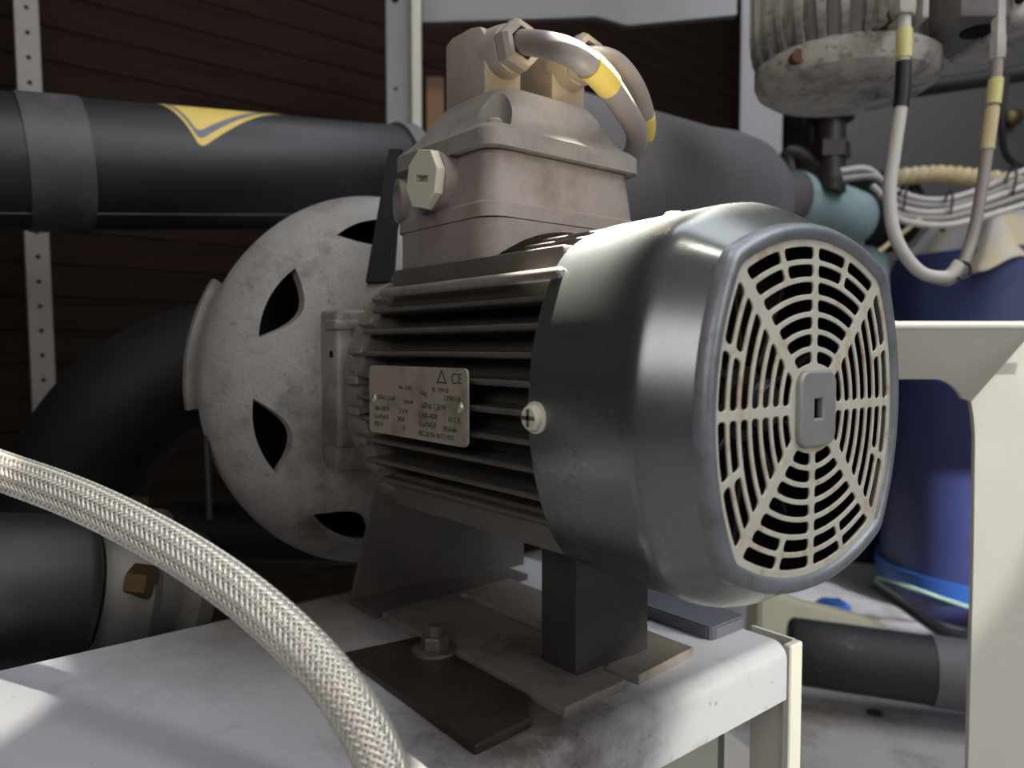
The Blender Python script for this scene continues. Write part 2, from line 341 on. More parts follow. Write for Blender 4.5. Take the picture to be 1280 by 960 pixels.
for i in range(NR):
    s0 = s_in+i*pit+.0008; s1 = s0+pit-.0015; smid = (s0+s1)/2
    for q in range(8):
        a0, a1 = 45*q, 45*q+45
        ws, wd = .0015, .0021
        e0, e1 = (ws, wd) if q % 2 == 0 else (wd, ws)
        if R(45)*s0-e0-e1 < .0034: continue
        if i >= 5:
            am = 45*q+22.5; loops += [sl_shape(s0, s1, a0, am, .0019, (e0, .0011)), sl_shape(s0, s1, am, a1, .0019, (.0011, e1))]
        else: loops.append(sl_shape(s0, s1, a0, a1, .0019, (e0, e1)))
gm_ = curve_mesh('grille', loops, .0002, .00025)
gm_.transform(Matrix.Translation(AX+Vector((-.0012, 0, 0))) @ Matrix(((0, 0, 1, 0), (1, 0, 0, 0), (0, 1, 0, 0), (0, 0, 0, 1))))
tag(link_mesh('grille', gm_, M['grille'], cowl, 40), 'cream slotted grille with rust stains')
bd = curve_mesh('grille_badge', [rrect(.0122, .0136, .0045), [(-.0042, -.0050), (.0046, -.0050), (.0046, .0050), (-.0042, .0050)]], .0006, .0012, 3)
bd.transform(Matrix.Translation(AX+Vector((-.0002, 0, 0))) @ Matrix(((0, 0, 1, 0), (1, 0, 0, 0), (0, 1, 0, 0), (0, 0, 0, 1))))
tag(link_mesh('grille_badge', bd, M['grillehub'], cowl, 40), 'grey raised centre badge with square hole')
def screw(p, d, r, h, par, name='screw', m='plug'):
    p, d = Vector(p), Vector(d).normalized(); s_ = MB(); s_.lathe([(0, r*1.25), (h*.25, r*1.25), (h*.3, r*.98), (h*.75, r), (h, r*.8)], p, d, 20)
    a = d.orthogonal().normalized(); bb = d.cross(a)
    o = s_.build(name, M[m], par, 30)
    return o
screw((-.0725, YM-.0808, ZM-.004), (0, -1, 0), .0052, .0045, cowl)
screw((-.071, YM+.001, ZM+.081), (0, 0, 1), .0045, .0045, cowl)
x_ = MB(); x_.box((-.0765, YM-.0856, ZM-.0048), (-.0685, YM-.0851, ZM-.0032)).box((-.0733, YM-.0856, ZM-.0075), (-.0717, YM-.0851, ZM-.0005)).build('screw_slot', M['dullzinc'], cowl)
# interior: back plate, fan
MB().lathe([(-.078, .066), (-.076, .066)], AX, (1, 0, 0), 48).build('end_plate', M['dark'], mo)
MB().lathe([(-.070, .011), (-.022, .011), (-.019, .008)], AX, (1, 0, 0), 24).build('shaft', M['block'], mo)
fb = MB().lathe([(-.062, .012), (-.060, .058), (-.058, .058), (-.054, .022), (-.032, .016), (-.032, .0112)], AX, (1, 0, 0), 48).build('cooling_fan', M['fan'], mo)
bl = MB(); bl.box((-.058, -.0012, .018), (-.030, .0012, .060), .0004, 1); bl = bl.mesh('fan_blade')
for k in range(9):
    m2 = bl if k == 0 else m2
    o = link_mesh('fan_blade', m2, M['fan'], fb) if k == 0 else o.copy()
    if k: COL.objects.link(o); o.parent = fb
    o.location = AX; o.rotation_euler = (R(40*k+12), R(0), 0)
# frame core and fins
MB().lathe([(-.222, .064), (-.078, .064)], AX, (1, 0, 0), 64).build('motor_frame', M['body'], mo)
def fin_mesh(tip):
    f = MB(); f.prism([(-.056, -.0021), (-tip+.0008, -.0013), (-tip, -.0006), (-tip, .0006), (-tip+.0008, .0013), (-.056, .0021)], (0, 1, 0), (0, 0, 1), (-.222, 0, 0), (.146, 0, 0)); return f.mesh('cooling_fin')
fins = {}
def fin(rot, off, tip):
    """a fin that stands out sideways at height off; rot turns it round the axis"""
    k = round(tip, 4)
    if k not in fins: o = fins[k] = link_mesh('cooling_fin', fin_mesh(tip), M['body'], mo, smooth=False)
    else: o = fins[k].copy(); COL.objects.link(o)
    o.parent = mo; o.rotation_euler = (R(rot), 0, 0)
    o.location = AX+Matrix.Rotation(R(rot), 3, 'X') @ Vector((0, 0, off))-mo.location
for i in range(9):
    z = .0440-.01175*i; tip = math.sqrt(.0815**2-z*z)+(.002 if abs(z) > .03 else 0)
    fin(0, z, tip)
    if i < 8: fin(180, z, tip)
for i in range(9):
    z = -.046+.0115*i; tip = math.sqrt(.0815**2-z*z)
    fin(-90, z, tip); 
    if i in (0, 1, 7, 8): fin(90, z, tip)
for sy, sz, nm in ((-1, 1, 'corner_rail'), (-1, -1, 'corner_rail'), (1, 1, 'corner_rail'), (1, -1, 'corner_rail')):
    y0, y1 = sorted((YM+sy*.0615, YM+sy*.044)); z0, z1 = sorted((ZM+sz*.046, ZM+sz*(.0665 if sz > 0 else .064)))
    MB().box((-.216, y0, z0), (-.078, y1, z1), .0015, 2).build('corner_rail', M['body'], mo)
rd = MB(); rd.cyl((-.214, YM-.069, ZM+.0535), (-.07, YM-.069, ZM+.0535), .0026, n=14, bev=.001); rd.build('tie_rod', M['base'], mo)
# nameplate
npl = MB(); npl.prism(rrect(.0432, .0172, .003), (1, 0, 0), (0, 0, 1), (-.1545, YM-.0866, -.0035), (0, .0012, 0)); npl = npl.build('nameplate', M['plate'], mo, 30)
for x in (-.1932, -.1167):
    MB().lathe([(0, .0028), (.0008, .0026), (.0016, .0016), (.0018, .0004)], (x, YM-.0866, -.0035), (0, -1, 0), 14).build('rivet', M['zinc'], npl)
TM = Matrix.Translation((-.1977, YM-.08668, -.0207)) @ Matrix.Rotation(R(90), 4, 'X')
items = [('CE', .0745, .0275, .0068), ('07 1294 02', .0590, .0232, .0030), ('CMR01A', .0690, .0197, .0034), ('15kg', .048, .0212, .0034), ('60Hz 1.2kW', .0500, .0152, .0040),
         ('1 400-4020', .0475, .0108, .0034), ('10.2 A', .0715, .0102, .0038), ('CosPhi0.8', .0475, .0066, .0036), ('285/min', .0675, .0060, .0034), ('IEC 34 Dh IN F2 IP55', .0475, .0022, .0033),
         ('No. 6160', .030, .0232, .0030), ('50Hz 1.1kW', .0085, .0172, .0034), ('220-240', .034, .0165, .0026), ('380-420 V', .0055, .0115, .0034), ('2.4 A', .030, .0115, .0036), ('CosPhi0.8', .0055, .0075, .0034), ('2850', .028, .0075, .0034), ('IP55 F', .0055, .0035, .0034), ('S1', .033, .0035, .0032)]
text_mesh('lettering', items, TM, M['ink'], npl)
tg = curve_mesh('warning_symbol', [[(0, 0), (.0085, 0), (.00425, .0066)], [(.0016, .0009), (.00425, .0051), (.0069, .0009)]], .00005, 0)
tg.transform(TM @ Matrix.Translation((.0628, .0272, 0))); link_mesh('warning_symbol', tg, M['ink'], npl, smooth=False)
# end shield and bell housing
es = MB(); es.lathe([(-.262, .070), (-.250, .0765), (-.238, .0775), (-.2225, .0775), (-.2215, .060)], AX, (1, 0, 0), 64)
for k in range(40):
    a = R(9*k+4); es.box((-.233, -.0016, .072), (-.2205, .0016, .0815), rot=None) if False else None
es.build('end_shield', M['shield'], mo)
tooth = MB(); tooth.box((-.236, -.0021, .071), (-.2205, .0021, .0822), .0006, 1); tooth = tooth.mesh('shield_tooth')
for k in range(30):
    a = 12*k+2
    o = link_mesh('shield_tooth', tooth, M['shield'], mo, smooth=False) if k == 0 else o.copy()
    if k: COL.objects.link(o)
    o.parent = mo; o.location = AX-mo.location; o.rotation_euler = (R(a), 0, 0)
prof = [(-.340, .1285), (-.338, .1312), (-.332, .1322), (-.325, .1308), (-.316, .1262), (-.307, .1195), (-.298, .1105), (-.289, .0995), (-.280, .089), (-.271, .0805), (-.262, .076), (-.248, .0735), (-.248, .060)]
inn = [(-.258, .060), (-.268, .068), (-.278, .078), (-.290, .091), (-.300, .103), (-.312, .115), (-.324, .122), (-.340, .124)]
dh = MB(); dh.lathe(prof+inn, AX, (1, 0, 0), 128, close=True); disc = dh.build('bell_housing', M['cast'], mo, 50)
cut = []
for k in range(8):
    a = 196.5+45*k; poly = []
    for j in range(13):                                   # outer edge
        t = -13.0+26.0*j/12; rr = .1105+.0022*(1-(t/13)**2); poly.append((rr*math.cos(R(a+t)), rr*math.sin(R(a+t))))
    for j in range(1, 12):                                # inner bulge
        t = 13.0-26.0*j/12; rr = .1105-.0150*(1-(t/13)**2)**1.0; poly.append((rr*math.cos(R(a+t)), rr*math.sin(R(a+t))))
    cu = MB(); cu.prism(poly, (0, 1, 0), (0, 0, 1), AX+Vector((-.36, 0, 0)), (.11, 0, 0)); cut.append(cu.build('cutter', M['dark'], mo, smooth=False))
boolean_diff(disc, cut)
MB().lathe([(-.338, .118), (-.336, .118)], AX, (1, 0, 0), 64).build('rear_plate', M['dark'], mo)
lg = MB(); lg.box((-.272, YM-.0795, ZM-.046), (-.248, YM-.055, ZM+.046), .003, 3); lg.build('housing_lug', M['cast'], mo)
lg = MB(); lg.box((-.262, YM-.0822, ZM-.048), (-.246, YM-.062, ZM-.034), .002, 2); lg.build('lug_ridge', M['cast'], mo); lg = MB(); lg.box((-.262, YM-.0822, ZM+.034), (-.246, YM-.062, ZM+.040), .002, 2); lg.build('lug_ridge', M['cast'], mo)
MB().cyl((-.256, YM-.0790, ZM+.020), (-.256, YM-.0798, ZM+.020), .0022, n=12).build('lug_hole', M['dark'], mo)
# tapered bracket plate rising beside the terminal box
bp_ = [(-.018, .068), (.022, .068), (.012, .155), (-.005, .165)]
b = MB(); p0, p1 = at(472, 352, .463), at(492, 186, .49)
b.prism([(-.0075, 0), (.0095, 0), (.0055, (p1-p0).length), (-.0030, (p1-p0).length)], RT, (p1-p0).normalized(), p0, FW*.006); b.build('bracket_plate', M['pump'], mo)
# feet
bb = MB(); bb.box((-.124, -.029, ZP+.005), (-.098, .022, -.0625), .001, 1); bb.build('support_block', M['block'], mo)
plate = [(-.232, -.056), (-.080, -.054), (-.082, -.0145), (-.104, -.0138), (-.104, -.0052), (-.0815, -.0045), (-.086, .042), (-.236, .042)]
slot = [(-.226+.0035*math.cos(R(a)), -.0015+.0035*math.sin(R(a))) for a in range(90, 271, 30)]+[(-.150+.0035*math.cos(R(a)), -.0015+.0035*math.sin(R(a))) for a in range(-90, 91, 30)]
bm_ = curve_mesh('base_plate', [plate, slot], .0020, .0005, 1); bm_.transform(Matrix.Translation((0, 0, ZP+.0025))); link_mesh('base_plate', bm_, M['base'], mo, 30)
b = MB(); b.prism([(-.058, 0), (.082, 0), (.082, .050), (.070, .062), (-.022, .105), (-.030, .105)], (0, 1, 0), (0, 0, 1), (-.272, 0, ZP), (.004, 0, 0)); b.box((-.268, -.058, ZP), (-.238, .060, ZP+.004)); b.build('rear_foot', M['foot'], mo)
# terminal box
tb = MB(); cx, cy = -.177, .0; hx, hy = .0425, .0525
def tring(z, gx, r=.010): return [Vector((cx+x, cy+y, z)) for x, y in rrect(hx+gx, hy+gx, r, 6)]
bot = [Vector((cx+x, cy+y, max(math.sqrt(max(.0835**2-y*y, 0))-.0015, .05))) for x, y in rrect(hx+.0016, hy+.0016, .014, 6)]
# denser straight sides so that the saddle is curved
def dense(pts, n=6):
    out = []
    for i in range(len(pts)):
        a, b_ = Vector(pts[i]), Vector(pts[(i+1) % len(pts)])
        k = n if (a-b_).length > .02 else 1
        out += [a+(b_-a)*j/k for j in range(k)]
    return out
base2 = dense([(x, y) for x, y in rrect(hx+.0016, hy+.0016, .014, 6)], 10)
tb.loft([[Vector((cx+p.x, cy+p.y, math.sqrt(max(.0835**2-p.y**2, 0))-.0015)) for p in base2], [Vector((cx+p.x, cy+p.y, .0853)) for p in base2]], True, True)
box = tb.build('terminal_box', M['tbox'], mo, 40)
t2 = MB(); t2.loft([tring(.0858, .0016), tring(.0925, .0014), tring(.0937, .0004), tring(.1185, -.0022)]); t2.build('box_body', M['tbox'], box, 30)
lidb = MB(); lidb.loft([tring(.1192, -.001), tring(.1192, .0026), tring(.1275, .0026), tring(.1290, .0012), tring(.1335, -.003), [Vector((cx+x*1.0, cy+y, .1535)) for x, y in rrect(.0285, .0335, .010, 6)], [Vector((cx+x, cy+y, .1552)) for x, y in rrect(.0262, .0312, .009, 6)]])
lid = lidb.build('box_lid', M['lid'], box, 30)
cutm = []
for sx in (-1, 1):
    for sy in (-1, 1):
        px_, py_ = cx+sx*.0315, cy+sy*.0405; d_ = Vector((sx, sy, 0)).normalized()
        c = MB(); c.cyl((px_, py_, .1305), (px_, py_, .17), .0085, n=24); c.cyl(Vector((px_, py_, .1305))+d_*.009, Vector((px_, py_, .17))+d_*.009, .0085, n=24)
        c = MB(); out_ = [(8.5e-3*math.cos(R(q)), 8.5e-3*math.sin(R(q))) for q in range(90, 271, 15)]+[(.02, -.0085), (.02, .0085)]
        c.prism(out_, d_, Vector((-d_.y, d_.x, 0)), (px_, py_, .1303), (0, 0, .04)); cutm.append(c.build('cutter', M['dark'], mo, smooth=False))
boolean_diff(lid, cutm)
for sx in (-1, 1):
    for sy in (-1, 1): screw((cx+sx*.0325, cy+sy*.0415, .1302), (0, 0, 1), .0042, .0045, box, 'lid_screw', 'conn' if sx*sy < 0 or sx < 0 else 'zinc')
# side entry bosses and the white blanking plug
bo = MB(); bo.lathe([(0, .0165), (.006, .0150), (.0085, .0145)], (-.1770, -.0495, .1085), (0, -1, 0), 32); bo.build('entry_boss', M['tbox'], box)
bo = MB(); bo.lathe([(0, .0125), (.007, .0120), (.0072, .0085), (.001, .0080)], (-.2145, -.0475, .1045), (-.35, -1, 0), 28); bo.build('entry_boss', M['tbox'], box)
pg = MB(); yo = -.0578
hexp = [(.0152*math.cos(R(a)), .0152*math.sin(R(a))) for a in range(22, 382, 45)]
pm = curve_mesh('blanking_plug', [[(x*.93, y*.98) for x, y in hexp], [(-.0066, -.0024), (.0066, -.0024), (.0066, .0024), (-.0066, .0024)]], .0019, .0007, 2)
pm.transform(Matrix.Translation((-.1775, yo-.0028, .1085)) @ Matrix.Rotation(R(90), 4, 'X') @ Matrix.Rotation(R(-12), 4, 'Z')); plug = link_mesh('blanking_plug', pm, M['plug'], box, 30); plug['label'] = 'off white slotted octagonal blanking plug'
MB().cyl((-.1775, yo+.001, .1085), (-.1775, yo-.0005, .1085), .011, n=24).build('plug_neck', M['plug'], box)

# ------------------------------------------------------------------ angled cable plugs on the lid
def connector(yc, xf, zb, label, cpts, rc, mk, mlabel=None):
    t = thing('angle_connector', (xf-.018, yc, zb), label, 'connector', None)
    b = MB(); pr = [(xf-.036, zb), (xf, zb), (xf, zb+.031), (xf-.004, zb+.0365), (xf-.012, zb+.0385), (xf-.030, zb+.0385), (xf-.036, zb+.036)]
    b.prism(pr, (1, 0, 0), (0, 0, 1), (0, yc-.0125, 0), (0, .025, 0)); bmesh.ops.bevel(b.bm, geom=list(b.bm.edges), offset=.0012, segments=2, affect='EDGES', profile=.5)
    b.build('connector_body', M['conn'], t, 30)
    g0 = Vector((xf-.004, yc, zb+.0245)); d = Vector((1, 0, .0)).normalized()
    MB().lathe([(0, .0140), (.006, .0136), (.012, .0126)], g0, d, 32).build('gland_boss', M['conn'], t, 40)
    n = MB(); n.lathe([(.012, .0122), (.0128, .0132), (.0185, .0132), (.0215, .0116), (.0215, .0085), (.012, .0085)], g0, d, 6); n.build('gland_nut', M['conn'], t, 20)
    st = g0+d*.010; pts = spline([st, g0+d*.022]+cpts, 14)
    MB().tube(pts, rc, 16).build('cable', M['cable'], t, 60)
    L = [0]
    for i in range(1, len(pts)): L.append(L[-1]+(pts[i]-pts[i-1]).length)
    a = [p for p, l in zip(pts, L) if mk[0] <= l/L[-1] <= mk[1]]
    MB().tube(a, rc*1.09, 20).build('cable_marker', M['yellow'], t, 60)
    return t
connector(-.018, -.167, .1545, 'front angled grey plug on terminal box lid with thick cable and large yellow marker',
    [at(708, 64, .352), at(748, 92, .366), at(778, 132, .400), at(796, 167, .437), at(789, 197, .460), at(765, 228, .478)], .0064, (.335, .45))
connector(.0215, -.158, .1545, 'rear angled grey plug on terminal box lid, half hidden, thinner cable with narrow yellow marker',
    [at(768, 76, .415), at(792, 103, .428), at(806, 140, .445), at(806, 172, .462), at(788, 205, .48), at(765, 235, .49)], .0052, (.56, .69))

# ------------------------------------------------------------------ loose parts on the shelf
b = MB(); b.prism([(-.196, -.099), (-.080, -.1015), (-.083, -.070), (-.100, -.0575), (-.190, -.0575)], (1, 0, 0), (0, 1, 0), (0, 0, ZP), (0, 0, .0042)); bmesh.ops.bevel(b.bm, geom=list(b.bm.edges), offset=.0008, segments=1, affect='EDGES')
tag(b.build('rubber_pad', M['mat']), 'black oily rubber pad lying beside the motor base plate', 'pad')
bx, by, bz = -.168, -.0625, ZP+.0042
bt = thing('hex_bolt', (bx, by, bz), 'hex bolt with wide washer standing on the black rubber pad', 'bolt')
MB().lathe([(0, .0118), (.0016, .0116), (.0018, .004)], (bx, by, bz), (0, 0, 1), 32).build('washer', M['dullzinc'], bt)
MB().lathe([(.0016, .0070), (.0020, .0074), (.0072, .0074), (.0082, .0064)], (bx, by, bz), (0, 0, 1), 6).build('hex_nut', M['dullzinc'], bt, 20)
MB().lathe([(.0080, .0040), (.0125, .0040), (.0135, .0032)], (bx, by, bz), (0, 0, 1), 16).build('thread_end', M['dullzinc'], bt)
b = MB(); b.prism([(-.178, .066), (-.094, .066), (-.091, .069), (-.091, .096), (-.094, .0985), (-.178, .0985)], (1, 0, 0), (0, 1, 0), (0, 0, ZP), (0, 0, .0075)); bmesh.ops.bevel(b.bm, geom=list(b.bm.edges), offset=.001, segments=2, affect='EDGES')
tag(b.build('flat_bar', M['bar']), 'short slate grey flat bar lying on the shelf behind the motor support block', 'bar')

# ------------------------------------------------------------------ braided hose
hp = spline([at(-420, 500, .46), at(-240, 520, .40), at(-90, 556, .345), at(0, 588, .325), at(100, 625, .305), at(200, 675, .287), at(290, 733, .272), at(370, 801, .259), at(428, 868, .250), at(470, 942, .244), at(494, 1030, .240), at(508, 1130, .238)], 80)
P = np.array([list(p) for p in hp]); seg = np.linalg.norm(np.diff(P, axis=0), axis=1); Lc = np.concatenate([[0], np.cumsum(seg)])
RH = .0081; NST = 20; pitch = 2*math.pi*RH/NST; ds = pitch/5.0; K = int(Lc[-1]/ds)
sv = np.arange(K)*ds; PP = np.stack([np.interp(sv, Lc, P[:, i]) for i in range(3)], 1)
T = np.gradient(PP, axis=0); T /= np.linalg.norm(T, axis=1)[:, None]
A = np.zeros_like(T); a = np.array(Vector(T[0]).orthogonal().normalized())
for i in range(K): a = a-T[i]*a.dot(T[i]); a /= np.linalg.norm(a); A[i] = a
B = np.cross(T, A)
hz = thing('braided_hose', at(490, 1030, .240), 'stainless steel braided hose curving across the lower left foreground', 'hose')
MB().tube([Vector(p) for p in PP[::6]], RH*.95, 24).build('inner_tube', M['hosein'], hz)
vs, fs = [], []; om = 1/RH*.92; prof5 = [(-.37, -.30), (-.24, .10), (0, .24), (.24, .10), (.37, -.30)]; base_i = 0
for dr in (1, -1):
    for k in range(NST):
        ph = 2*math.pi*k/NST+dr*om*sv; other = k+dr*NST*(2*om*sv)/(2*math.pi)*1.0
        h = (1 if dr == 1 else -1)*np.cos(math.pi/2*(k+(other if dr == 1 else other)-.5))
        rad = RH+.00026*h
        for (wv, hh) in prof5:
            an = ph+wv*pitch/RH*1.02
            r_ = rad+hh*.0008
            vs.append(PP+(A*np.cos(an)[:, None]+B*np.sin(an)[:, None])*r_[:, None])
        idx = np.arange(K-1)
        for j in range(4):
            f0 = base_i+j*K+idx; f1 = base_i+(j+1)*K+idx
            q = np.stack([f0, f0+1, f1+1, f1], 1); fs.append(q if dr == 1 else q)
        base_i += 5*K
V = np.concatenate(vs); Q = np.concatenate(fs); me = bpy.data.meshes.new('braid_wires')
me.vertices.add(len(V)); me.vertices.foreach_set('co', V.ravel()); me.loops.add(Q.size); me.loops.foreach_set('vertex_index', Q.ravel().astype(np.int32))
me.polygons.add(len(Q)); me.polygons.foreach_set('loop_start', np.arange(0, Q.size, 4, dtype=np.int32)); me.update(calc_edges=True)
tag(link_mesh('braid_wires', me, M['hose'], hz, 80), kind='stuff')

# ------------------------------------------------------------------ pump and pipework behind, left
PY = Vector((0, 1, 0))
pu = mo
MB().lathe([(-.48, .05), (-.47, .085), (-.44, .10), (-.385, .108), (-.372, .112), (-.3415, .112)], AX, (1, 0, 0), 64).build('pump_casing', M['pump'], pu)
def ear(x0, x1, r0, r1, a0, a1, name, m):
    poly = [(r1*math.cos(R(a0+(a1-a0)*k/16)), r1*math.sin(R(a0+(a1-a0)*k/16))) for k in range(17)]+[(r0*math.cos(R(a1-(a1-a0)*k/16)), r0*math.sin(R(a1-(a1-a0)*k/16))) for k in range(17)]
    e = MB(); e.prism(poly, (0, 1, 0), (0, 0, 1), AX+Vector((x0, 0, 0)), (x1-x0, 0, 0)); e.build(name, m, pu, 40)
ear(-.3595, -.3530, .10, .1335, 149, 187, 'flange_ear', M['cast'])
ear(-.3720, -.3600, .10, .1285, 160, 180, 'flange_ear', M['shield'])
MB().cyl(at(258, 545, .47), at(262, 650, .46), .0022, n=10).build('drain_tube', M['pump'], pu)
# long insulated pipe, upper left
def ins_pipe(name, p0, p1, r, m, label, tape=None, collar=None, endr=.004):
    p0, p1 = Vector(p0), Vector(p1); L = (p1-p0).length; d = (p1-p0).normalized()
    t = thing(name, p0+ZZ*-r, label, 'pipe')
    MB().lathe([(0, r-.004), (endr, r), (L*.25, r*1.01), (L*.5, r), (L*.75, r*1.008), (L-endr*2, r), (L-endr*.6, r*.965), (L, r*.88)], p0, d, 64).build('insulation_sleeve', m, t, 50)
    if tape:
        MB().lathe([(tape[0], r*1.0), (tape[0], r*1.035), (tape[1], r*1.035), (tape[1], r*1.0)], p0, d, 64).build('tape_band', M['tape'], t, 50)
    return t, d
pA, pB = at(-60, 200, .590), at(500, 222, .83); dA = (pB-pA).normalized(); pA = pA-dA*.45; LA = (pB-pA).length; rA = .0545
tA, _ = ins_pipe('insulated_pipe', pA, pB, rA, M['foam'], 'long black foam insulated pipe crossing the upper left with a yellow warning sticker')
def along(px):
    """distance along the pipe axis that shows at picture column px"""
    lo, hi = 0, LA
    for _ in range(40):
        mid = (lo+hi)/2; q = pA+dA*mid-CAM; x = 640+F*q.dot(RT)/q.dot(FW)
        lo, hi = (mid, hi) if x < px else (lo, mid)
    return lo
MB().lathe([(along(25), rA*.99), (along(26), rA*1.03), (along(104), rA*1.03), (along(105), rA*.99)], pA, dA, 64).build('tape_band', M['tape'], tA, 50)
MB().tube([pA+dA*(LA*k/20)+(-FW.cross(dA).normalized()*-1*.0)+Matrix.Rotation(R(0), 3, dA) @ ((-FW+dA*FW.dot(dA)).normalized()*math.cos(R(58))+(-ZZ+dA*ZZ.dot(dA)).normalized()*math.sin(R(58))).normalized()*rA*1.006 for k in range(21)], .0009, 6).build('glue_seam', M['tape'], tA)
# sticker wrapped on the pipe: the visible lower tip of a yellow triangle
nA = (-FW+dA*FW.dot(dA)).normalized(); uA = dA.cross(nA)
if uA.z < 0: uA = -uA
def onpipe(s_, ang, r): return pA+dA*s_+(nA*math.cos(ang)+uA*math.sin(ang))*r
def sticker(poly, r, name, m):
    bmx = bmesh.new(); me = curve_mesh(name, poly, .0, 0); bmx.from_mesh(me)
    bmesh.ops.triangulate(bmx, faces=list(bmx.faces))
    for _ in range(4): bmesh.ops.subdivide_edges(bmx, edges=[e for e in bmx.edges if e.calc_length() > .008], cuts=1); bmesh.ops.triangulate(bmx, faces=list(bmx.faces))
    geo = bmesh.ops.extrude_face_region(bmx, geom=list(bmx.faces)); top = {g for g in geo['geom'] if isinstance(g, bmesh.types.BMVert)}
    for v in bmx.verts: v.co = onpipe(sc0+v.co.x, v.co.y/rA, r+(.0003 if v in top else 0))
    me2 = bpy.data.meshes.new(name); bmx.to_mesh(me2); bmx.free(); return link_mesh(name, me2, m, tA, 60)
sc0 = along(254)
def tri(k):
    """triangle pointing down, rounded tip; k shrinks it"""
    h0 = .0575-k*.3; tip = Vector((-.016, .000+k*2.1)); L_ = Vector((-.044+k*1.4, .084-k)); R_ = Vector((.104-k*2.8, .084-k)); out = []
    d1, d2 = (L_-tip).normalized(), (R_-tip).normalized(); rr = .007
    for j in range(7):
        q = j/6; out.append(tip+d1*rr*(1-q)**2+d2*rr*q*q)
    return [tuple(p) for p in [R_, L_]+out] if False else [tuple(L_)]+[tuple(p) for p in out]+[tuple(R_)]
o_ = sticker([tri(0)], rA*1.004, 'warning_sticker', M['yellow'])
sticker([tri(.0035), tri(.0072)], rA*1.012, 'sticker_border', mat('sticker_grey', C(104, 108, 124), .5))
# grey collar at the pipe end
MB().lathe([(0, rA*.8), (0, rA*1.06), (.018, rA*1.06), (.022, rA*.95), (.022, rA*.8)], pB-dA*.006, dA, 48).build('end_collar', M['foam2'], tA, 40)
# larger grey insulated pipe, right of the terminal box
qA, qB = at(668, 215, .72), at(936, 262, .90); dQ = (qB-qA).normalized()
tB = thing('insulated_pipe', qA-ZZ*.09, 'thick grey insulated pipe behind the terminal box cables, rounded right end', 'pipe')
LQ = (qB-qA).length; rq = .080
MB().lathe([(0, rq*.9), (.006, rq), (LQ*.45, rq), (LQ*.68, rq*.985), (LQ*.80, rq*1.02), (LQ*.90, rq*.99), (LQ*.96, rq*.90), (LQ*.99, rq*.78), (LQ, rq*.55)], qA, dQ, 64).build('insulation_sleeve', M['foam2'], tB, 60)
# turquoise pipe with flange that leaves it
tP = thing('turquoise_pipe', qB-ZZ*.03, 'pale turquoise pipe leaving the end of the thick grey insulated pipe', 'pipe')
e1 = at(985, 250, .99); e2 = at(1090, 283, 1.10)
MB().cyl(qB+dQ*.001, e1, .036, n=32).build('sleeve_end', M['foot'], tP); MB().tube(spline([e1, at(1030, 262, 1.03), e2], 10), .040, 32).build('pipe_run', M['turq'], tP, 60)
for k in range(4): 
    c = at(1082+k*9, 262+k*2, 1.06); MB().lathe([(-.006, .047), (-.004, .054), (.004, .054), (.006, .047)], c, (e2-e1), 40).build('rubber_ring', M['black'], tP, 40)
MB().tube([at(1080, 300, 1.08), at(1085, 400, 1.08)], .03, 24).build('pipe_drop', M['turq'], tP)
# dark valve stub below the hanging motor
vb = at(1036, 232, .98); vt = at(1036, 146, .98)
t = tP
MB().cyl(vb-ZZ*.01, vt, .021, n=28).build('stub', M['pipe'], t); MB().cyl(vt-ZZ*.006, vt+ZZ*.006, .031, n=32, bev=.001).build('flange', M['navy'], t); MB().cyl(vt-ZZ*.055, vt-ZZ*.035, .028, n=6).build('union_nut', M['pipe'], t)
MB().tube(spline([vb+RT*-.01+ZZ*.02, at(990, 195, 1.0), at(985, 225, 1.0), at(982, 260, 1.0)], 10), .014, 16).build('side_branch', M['pipe'], t)
# lower left: insulated pipe stub, valve, dark elbow
lA, lB = at(-130, 745, .40), at(104, 738, .46); lA = lA-(lB-lA)*1.2
tC, dC = ins_pipe('insulated_pipe', lA, lB, .0452, M['foam'], 'black insulated pipe ending at the left edge behind the braided hose')
vl = thing('brass_valve', lB-ZZ*.05, 'grey alloy valve body with brass stem beyond the braided hose', 'valve')
MB().lathe([(.002, .038), (.010, .042), (.028, .042), (.036, .032), (.050, .030), (.058, .038), (.068, .036)], lB, dC, 40).build('valve_body', M['valve'], vl, 40)
MB().cyl(at(178, 715, .48), at(178, 640, .48), .0235, .018, n=28, bev=.004).build('bonnet', M['valve'], vl); MB().cyl(at(165, 725, .445), at(190, 728, .445), .010, n=6).build('stem_nut', M['brass'], vl)
MB().cyl(at(170, 632, .46), at(170, 622, .46), .008, n=6).build('cap_nut', M['brass'], vl)
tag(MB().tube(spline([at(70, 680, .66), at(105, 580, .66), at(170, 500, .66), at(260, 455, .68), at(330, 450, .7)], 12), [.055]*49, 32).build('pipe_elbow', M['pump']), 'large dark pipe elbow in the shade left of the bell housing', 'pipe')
tag(MB().tube([at(200, 665, .66), at(460, 668, .64)], .025, 24).build('suction_pipe', M['pump']), 'dark horizontal pipe in shade under the bell housing', 'pipe')

